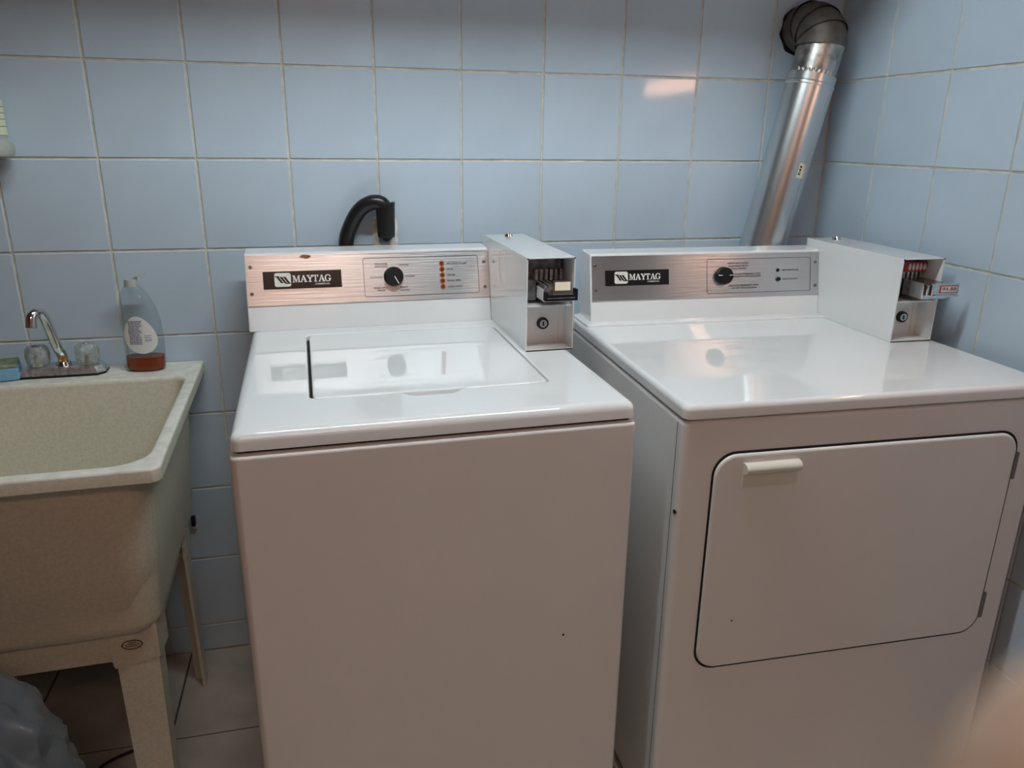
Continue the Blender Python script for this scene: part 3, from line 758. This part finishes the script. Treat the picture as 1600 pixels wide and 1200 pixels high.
loft(bm, lp, True, False)
tube(bm, smooth_path([(cx_, cy_, 1.122), (cx_, cy_+.005, 1.112), (cx_, cy_+.020, 1.108), (cx_, -.003, 1.107)], 4), .0170, 20)
o = obj('pipe_stub', bm, 'rubber', hose); o.location = (-.712, .024, 0)
bm = B(); k = 40; pts = []
for i in range(k):
    a = 2*math.pi*i/k; sx_, sz_ = math.cos(a), math.sin(a)
    sq = 1/max(abs(sx_), abs(sz_))**.75
    rr_ = 1+.06*math.sin(7*a)+.04*math.sin(13*a)
    pts.append((.811+.0305*sx_*sq*rr_, 1.113+.040*sz_*sq*rr_))
loft(bm, [[(a, -.0020, b) for a, b in pts], [(a, -.0050, b) for a, b in pts], [(.811+(a-.811)*.9, -.0065, 1.110+(b-1.110)*.9) for a, b in pts]])
struct(obj('trim_2', bm, 'patch', smooth=0), 'rough plaster patch around the drain pipe on the tiled wall')

# ================================================================ UTILITY SINK
K = thing('utility_sink', 'speckled beige plastic laundry tub on four legs', 'sink', (.368, -.006, 0), 1.5)
SX0, SX1, SY0, SY1, SZ = -.585, 0.0, -.648, 0.0, .817
ix0, ix1, iy0, iy1 = SX0+.026, SX1-.026, SY0+.030, -.118
oc = ((ix0+ix1)/2, (iy0+iy1)/2)
outer = rrect(SX0, SX1, SY0, SY1, [.018, .004, .004, .018], 5)
inner = rrect(ix0, ix1, iy0, iy1, [.060, .035, .035, .060], 8)
angs2 = sorted(set(round(math.atan2(p[1]-oc[1], p[0]-oc[0]), 5) for p in outer+inner))
def KL(poly, z): return [(a, b, z) for a, b in star(poly, oc, angs2)]
def sh(poly, d, c=oc): return insetp(poly, d)
bx = lambda e, yf_, yb_: rrect(SX0+e, SX1-e, SY0+yf_, -yb_, .045, 6)
lp = [KL(bx(.075, .098, .06), .452), KL(bx(.060, .083, .05), .460), KL(bx(.052, .074, .045), .480), KL(bx(.030, .056, .03), .780), KL(bx(.022, .048, .02), .790),
      KL(sh(outer, .003), .7905), KL(outer, .793), KL(outer, .812)]
loft_b = B(); loft(loft_b, lp, True, False, 0)
lp = [KL(outer, .812), KL(sh(outer, .002), .816), KL(sh(outer, .005), .817), KL(sh(inner, -.006), .8165), KL(sh(inner, -.001), .8135)]
loft(loft_b, lp, False, False, 1)
def inn(e, f_): return rrect(ix0+e, ix1-e, iy0+e+f_, iy1-e*.8, [.060, .05, .05, .060], 8)
lp = [KL(sh(inner, -.001), .8135), KL(sh(inner, .002), .806), KL(inn(.012, .01), .62), KL(inn(.025, .015), .52), KL(inn(.045, .02), .495), KL(inn(.075, .03), .487)]
loft(loft_b, lp, False, True, 0)
obj('basin', loft_b, ['sink', 'sink_rim'], K, 50)
bm = B(); cyl(bm, (oc[0], oc[1], .486), (oc[0], oc[1], .4895), .036, .034, 28); cyl(bm, (oc[0], oc[1], .489), (oc[0], oc[1], .490), .024, .024, 24, mi=1)
obj('drain', bm, ['chrome', 'gasket_gap_shade'], K)
bm = B(); tube(bm, smooth_path([(oc[0], oc[1], .456), (oc[0], oc[1], .33), (oc[0]+.02, oc[1]+.04, .27), (oc[0]+.02, oc[1]+.10, .27), (oc[0]+.02, oc[1]+.14, .33), (oc[0]+.02, -.02, .35)], 5), .021, 16); obj('trap_pipe', bm, 'grey_plastic', K)
# moulded skirt under the basin: front, sides, back with corner blocks
for nm, a in (('skirt', (SX0+.085, SX1-.085, SY0+.103, SY0+.112)), ('skirt', (SX0+.085, SX1-.085, -.128, -.119)), ('skirt', (SX1-.088, SX1-.079, SY0+.13, -.09)), ('skirt', (SX0+.079, SX0+.088, SY0+.13, -.09))):
    bm = B(); box(bm, a[0], a[1], a[2], a[3], .392, .466, .002); obj(nm, bm, 'sink', K)
def corner(sx, sy):
    """corner socket and tapered L-section leg; sx, sy = side of the tub"""
    xo = SX1-.063 if sx > 0 else SX0+.063
    yo = SY0+.095 if sy < 0 else -.120
    ix, iy = -sx, -sy
    P = lambda a, b, z: (xo+ix*a, yo+iy*b, z)
    bm = B(); lw, tkk = (.082 if sy < 0 else .05), .010
    for pl in ([(0, 0), (lw, 0), (lw, tkk), (tkk, tkk), (tkk, lw), (0, lw)],):
        lp = [[P(a, b, z) for a, b in pl] for z in (.398, .47)]
        lp[0] = [P(a, b, .398-.010*(a > .04)-.010*(b > .04)) for a, b in pl]
        lp = [[P(a-.003*(a > .04), b-.003*(b > .04), z-0.006+(.004 if a < .02 and b < .02 else 0)) for (a, b), z in zip(pl, [q[2] for q in lp[0]])]] + lp
        loft(bm, lp)
    obj('leg_socket', bm, 'sink', K)
    bm = B(); lp = []
    kw = 1.0 if sy < 0 else .46
    for z, w0, o in ((0.0, .060, -.030), (.012, .060, -.029), (.42, .074, .004)):
        w1 = w0*kw; o2 = o if sy < 0 else o*.6
        lp.append([P(a+.003, b+o2, z) for a, b in [(0, 0), (w1, 0), (w1, .007), (.007, .007), (.007, w0*.72), (0, w0*.72)]])
    loft(bm, lp); obj('leg', bm, 'sink', K)
for sx in (-1, 1):
    for sy in (-1, 1): corner(sx, sy)
# printed oval emblem on the front right socket
bm = B(); bx_, bz_, by_ = SX1-.108, .430, SY0+.0945
el = lambda rx, rz, y, k=32: [bm.verts.new((bx_+rx*math.cos(2*math.pi*i/k), y, bz_+rz*math.sin(2*math.pi*i/k))) for i in range(k)]
a, b = el(.0185, .0105, by_-.0003), el(.0160, .0082, by_-.0003)
for i in range(32): bm.faces.new((a[i], a[(i+1) % 32], b[(i+1) % 32], b[i]))
random.seed(11)
for z0_, hx in ((.0052, .007), (.0012, .0125), (-.0030, .0115)):
    x = -hx
    while x < hx:
        w = random.uniform(.0012, .0028)
        bm.faces.new([bm.verts.new((bx_+x+p, by_-.0003, bz_+z0_-.0014+q)) for p, q in ((0, 0), (w, 0), (w, .0024), (0, .0024))]); x += w+.0009
obj('oval_emblem', bm, 'badge', K, 0, keep=True)['label'] = 'small dark oval maker stamp'

# ---------------------------------------------------------------- faucet
F = thing('faucet', 'chrome two handle faucet with curved spout and clear knobs on sink deck', 'faucet', (.0828, -.062, .8172), 1.5)
bm = B()
pl = [(-.088, -.030), (.072, -.030), (.086, -.014), (.086, .022), (.072, .034), (-.076, .034), (-.088, .022)]
cl = lambda s, z: [(a*s+(.0 if s == 1 else 0), b*(s-.10 if s < 1 else 1), z) for a, b in pl]
loft(bm, [cl(1, .0), cl(1, .004)], True, True, 1); loft(bm, [cl(.99, .004), cl(.985, .008), cl(.90, .019), cl(.86, .0205)], True, True, 0)
base = obj('base_plate', bm, ['base_chrome', 'black'], F, 30)
for hx in (-.050, .050):
    bm = B(); n = 64; lp = []
    for z, r, am in ((.020, .015, 0), (.024, .0205, .0006), (.034, .0232, .0014), (.050, .0242, .0016), (.060, .0228, .0012), (.066, .018, .0004), (.067, .008, 0)):
        lp.append([(hx+(r+am*math.cos(10*2*math.pi*i/n))*math.cos(2*math.pi*i/n), .002+(r+am*math.cos(10*2*math.pi*i/n))*math.sin(2*math.pi*i/n), z) for i in range(n)])
    loft(bm, lp)
    h = obj('faucet_handle', bm, 'clear_knob', F); h['label'] = 'faceted clear acrylic knob'
    bm = B(); cyl(bm, (hx, .002, .019), (hx, .002, .045), .008, .006, 14); obj('handle_stem', bm, 'dull_steel', h)
    bm = B(); cyl(bm, (hx, .002, .0672), (hx, .002, .0685), .007, .006, 16); obj('handle_button', bm, 'dull_steel', h)
bm = B(); sp = smooth_path([(.0, .002, .020), (-.001, .001, .045), (-.005, -.010, .066), (-.010, -.030, .122), (-.012, -.046, .146), (-.018, -.058, .1535), (-.025, -.068, .146), (-.028, -.073, .124)], 6)
tube(bm, sp, .0085, 18, rad=lambda q: .0112-.0012*min(1, q*2)+.0014*max(0, q-.8)*5)
spt = obj('spout', bm, 'chrome', F)
bm = B(); cyl(bm, (0, .002, .018), (0, .002, .030), .0185, .015, 24, bev=.002); obj('spout_collar', bm, 'chrome', F)
bm = B(); cyl(bm, (0, .002, .034), (-.0012, .0005, .046), .0108, .0106, 20); obj('brass_ring', bm, 'brass', F)['label'] = 'worn brass ring on the spout'

# ---------------------------------------------------------------- dish soap bottle
Sx = thing('dish_soap_bottle', 'nearly empty clear dish soap bottle with red amber soap in the bottom', 'bottle', (.252, -.062, .8175), -6)
prof = [(.0395, .001), (.0425, .004), (.0430, .012), (.0428, .040), (.0438, .075), (.0428, .110), (.0385, .145), (.0300, .172), (.0215, .186), (.0170, .192), (.0150, .194)]
bm = B(); n = 40
def bl(r, z, k=1.0):
    sk = .004*math.sin(min(1, z/.19)*math.pi)
    return [((r*k)*math.copysign(abs(math.cos(2*math.pi*i/n))**.85, math.cos(2*math.pi*i/n))+sk-.008*(z/.19)**2, min(r*.62, .0245)*k*math.copysign(abs(math.sin(2*math.pi*i/n))**.85, math.sin(2*math.pi*i/n)), z) for i in range(n)]
loft(bm, [bl(r, z) for r, z in prof], True, True)
obj('bottle_body', bm, 'clear', Sx)
bm = B(); loft(bm, [bl(r, z, .955) for r, z in ((.038, .0025), (.0425, .006), (.043, .012), (.0429, .033))], True, True); obj('liquid_soap', bm, 'soap', Sx)['label'] = 'red amber dish soap'
bm = B(); cyl(bm, (-.0083, 0, .1925), (-.0083, 0, .209), .0145, .0135, 28, bev=.002); cp = obj('cap', bm, 'cap', Sx)
bm = B(); loft(bm, [[(-.0083+.011+.020*s_, w_, .212+.006*s_+h_) for w_, h_ in ((-.008, 0), (.008, 0), (.008, .0025), (-.008, .0025))] for s_ in (0, .5, 1)]); cyl(bm, (.0, 0, .207), (.004, 0, .213), .004, n=10)
obj('flip_lid', bm, 'cap', cp)
def surf(x, z, off):          # front of the bottle
    for (r1, z1), (r2, z2) in zip(prof[:-1], prof[1:]):
        if z1 <= z <= z2:
            r = r1+(r2-r1)*(z-z1)/(z2-z1); break
    sk = .004*math.sin(min(1, z/.19)*math.pi)-.008*(z/.19)**2
    u = max(-1, min(1, (x-sk)/r)); c = math.copysign(abs(u)**(1/.85), u)
    return (x, -min(r*.62, .0245)*(max(0, 1-c*c)**.5)**.85-off, z)
bm = B(); egg = []
for i in range(40):
    a = 2*math.pi*i/40; z = .086+.043*math.sin(a); k = .0345*(1-.18*math.sin(a))
    egg.append((.003-.006*math.sin(a)*.6+k*math.cos(a)*.98, z))
ctr = (.003, .084)
rings = [[bm.verts.new(surf(ctr[0]+(p[0]-ctr[0])*s, ctr[1]+(p[1]-ctr[1])*s, .0006)) for p in egg] for s in (1, .75, .5, .25)]
for a, b in zip(rings[:-1], rings[1:]):
    for i in range(40): bm.faces.new((a[i], a[(i+1) % 40], b[(i+1) % 40], b[i]))
bm.faces.new(rings[-1])
def lab_quad(xa, xb, za, zb, k=4):
    for i in range(k):
        u0_, u1_ = xa+(xb-xa)*i/k, xa+(xb-xa)*(i+1)/k
        bm.faces.new([bm.verts.new(surf(x, z, .0011)) for x, z in ((u0_, za), (u1_, za), (u1_, zb), (u0_, zb))]).material_index = 1
random.seed(5)
for r_ in range(15):
    z = .117-.0037*r_
    if z < .055: break
    x = -.019-.0012*math.cos(r_); end = .006+random.uniform(-.003, .003)+(.006 if r_ < 4 else 0)
    while x < end:
        w = random.uniform(.003, .008); lab_quad(x, min(x+w, end), z, z+.0018, 1); x += w+.0012
for z in (.072, .075, .0795, .084): lab_quad(.013, .027, z, z+(.003 if z < .07 else .001), 3)
obj('bottle_label', bm, ['paper', 'label_blue'], Sx, 40, keep=True)['label'] = 'white egg shaped back label with blue print'

# ---------------------------------------------------------------- sponge
t = thing('scrub_sponge', 'blue sponge with green scouring top on the sink deck', 'sponge', (-.053, -.078, .8172), 14)
bm = B(); box(bm, -.055, .050, -.034, .034, .0004, .030, .007, seg=3); obj('sponge_body', bm, 'sponge_blue', t)
bm = B(); box(bm, -.054, .049, -.033, .033, .029, .037, .003); obj('scouring_pad', bm, 'sponge_green', t)

# ---------------------------------------------------------------- wall dispenser bottle
t = thing('wall_soap_bottle', 'grey plastic soap bottle with pale yellow label hung on the tiled wall', 'bottle', (.008, -.050, 1.283))
n = 36
def ov(rx, ry, z, dy=0): return [(rx*math.cos(2*math.pi*i/n), max(-.046, min(.046, ry*math.sin(2*math.pi*i/n)))+dy, z) for i in range(n)]
bm = B(); loft(bm, [ov(.036, .034, 0), ov(.046, .042, .003), ov(.049, .044, .010), ov(.049, .044, .022), ov(.045, .041, .032), ov(.040, .038, .036), ov(.040, .038, .110), ov(.035, .034, .120), ov(.022, .022, .134), ov(.017, .017, .140)])
obj('bottle_body', bm, 'grey_plastic', t)
bm = B(); loft(bm, [ov(.0410, .0388, z) for z in (.044, .112)], False, False); 
for z in (.060, .074, .086, .098): loft(bm, [ov(.0413, .0391, z+q) for q in (0, .0012)], False, False, 1)
obj('bottle_label', bm, ['yellow_paper', 'ink'], t)
bm = B(); cyl(bm, (0, 0, .139), (0, 0, .160), .0195, .0185, 24, bev=.002); cyl(bm, (0, 0, .160), (0, 0, .172), .008, n=14); box(bm, -.012, .034, -.008, .008, .170, .180, .003)
obj('pump_cap', bm, 'black', t)
bm = B(); box(bm, -.020, .020, .040, .0470, .03, .10, .002); obj('wall_bracket', bm, 'grey_plastic', t)

# ---------------------------------------------------------------- small things on the left
bm = B(); box(bm, .2935, .3035, -.016, -.0028, .382, .408, .0015, 0); box(bm, .2945, .3045, -.012, -.0028, .373, .382, .001, 1)
tag(obj('wall_clip', bm, ['navy', 'paper']), 'small navy clip on the tiled wall behind the sink leg', 'clip')
bm = B(); tube(bm, smooth_path([(.190, -.10, .004), (.205, -.20, .004), (.222, -.30, .004), (.212, -.334, .004), (.175, -.346, .004), (.135, -.365, .004), (.112, -.390, .004), (.095, -.44, .004), (.03, -.50, .004), (-.10, -.52, .004)], 8), .0035, 10)
tag(obj('floor_cable', bm, 'cable'), 'thin dark cable curling over the floor under the sink', 'cable')

bagc = Vector((.040, -.955, 0))
bprof = [(.0, .185), (.03, .215), (.14, .240), (.30, .252), (.44, .252), (.50, .240), (.545, .222), (.585, .200), (.64, .160), (.69, .110), (.725, .060), (.745, .032), (.77, .036), (.81, .060), (.83, .070)]
prs = []
for (za, ra), (zb, rb) in zip(bprof[:-1], bprof[1:]):
    for k in range(5): prs.append((za+(zb-za)*k/5, ra+(rb-ra)*k/5))
prs.append(bprof[-1])
bm = B(); n = 120; lp = []
for z, r in prs:
    ring = []
    for i in range(n):
        a = 2*math.pi*i/n
        p = Vector((math.cos(a)*2.2, math.sin(a)*2.2, z*7))
        w = noise.noise(p)*.07 + (1-abs(noise.noise(p*2.3+Vector((3, 1, 2))))**.7)*.11-.09 + (1-abs(noise.noise(p*5.0)))*.05-.04 + noise.noise(p*9)*.012
        fold = .10*math.sin(9*a+3*math.sin(2*a))*max(0, min(1, (z-.48)/.22))
        k = 1+w+fold
        ring.append((r*k*math.cos(a), r*.92*k*math.sin(a), z+(noise.noise(p*1.5+Vector((9, 9, 9)))*.014 if z > .02 else 0)))
    lp.append(ring)
bm2 = bm; loft(bm2, lp, True, True)
bagt = thing('garbage_bag', 'full dark grey plastic garbage bag on the floor before the sink', 'bag', bagc, 0)
obj('bag_body', bm2, 'bag', bagt, 60)
bm = B(); tube(bm, [(.036*math.cos(2*math.pi*i/20), .034*math.sin(2*math.pi*i/20), .748+.003*math.sin(3*i)) for i in range(21)], .006, 10, caps=False)
obj('tie', bm, 'cable', bagt)

# ================================================================ PHOTOGRAPHER'S HAND (fingertip at the lens)
def hand():
    P = lambda r, u, f: CAM + rt*r + up*u + fw*f
    pts = {}; E_ = []; R_ = []; V_ = []
    def v(p, r):
        V_.append(p); R_.append(r); return len(V_)-1
    def chain(start, lst):
        a = start
        for p, r in lst:
            b = v(P(*p), r); E_.append((a, b)); a = b
        return a
    wrist = v(P(.150, -.135, -.060), .028)
    palm = chain(wrist, [((.133, -.110, -.045), .030), ((.115, -.088, -.028), .031)])
    fore = chain(wrist, [((.190, -.190, -.095), .033), ((.240, -.255, -.135), .038), ((.275, -.300, -.160), .041)])
    # index finger reaches to the edge of the lens
    chain(palm, [((.098, -.064, -.012), .0125), ((.082, -.052, .012), .0100), ((.060, -.041, .028), .0092), ((.035, -.0258, .0350), .0105), ((.0218, -.0166, .0360), .0112)])
    chain(palm, [((.110, -.058, -.030), .0125), ((.101, -.034, -.012), .0102), ((.085, -.022, -.005), .0092), ((.072, -.022, -.012), .0080)])
    chain(palm, [((.124, -.056, -.046), .0120), ((.122, -.030, -.036), .0098), ((.108, -.016, -.034), .0088), ((.096, -.018, -.040), .0078)])
    chain(palm, [((.138, -.064, -.060), .0110), ((.140, -.042, -.056), .0088), ((.128, -.030, -.056), .0078), ((.119, -.032, -.060), .0070)])
    chain(1, [((.110, -.112, -.020), .0150), ((.090, -.102, -.004), .0115), ((.074, -.090, .002), .0100), ((.064, -.080, .000), .0085)])
    me = bpy.data.meshes.new('hand'); me.from_pydata(V_, E_, [])
    o = bpy.data.objects.new('hand', me); C.objects.link(o)
    sk = o.modifiers.new('skin', 'SKIN'); sk.use_smooth_shade = True
    for i, r in enumerate(R_): me.skin_vertices[0].data[i].radius = (r, r)
    me.skin_vertices[0].data[0].use_root = True
    o.modifiers.new('sub', 'SUBSURF').levels = 2; o.modifiers['sub'].render_levels = 2
    bpy.context.view_layer.update()
    m2 = bpy.data.meshes.new_from_object(o.evaluated_get(bpy.context.evaluated_depsgraph_get()))
    o.modifiers.clear(); o.data = m2; m2.materials.clear(); m2.materials.append(M['skin']); m2.shade_smooth()
    tag(o, 'bare hand with one blurred fingertip at the edge of the view', 'hand')
    bm = B(); a, b = P(.185, -.183, -.091), P(.285, -.312, -.166)
    tube(bm, [a + (b-a)*k/8 for k in range(9)], .05, 24, rad=lambda q: .044+.006*q+.0012*math.sin(14*q)); obj('sleeve', bm, 'sleeve', o)
hand()
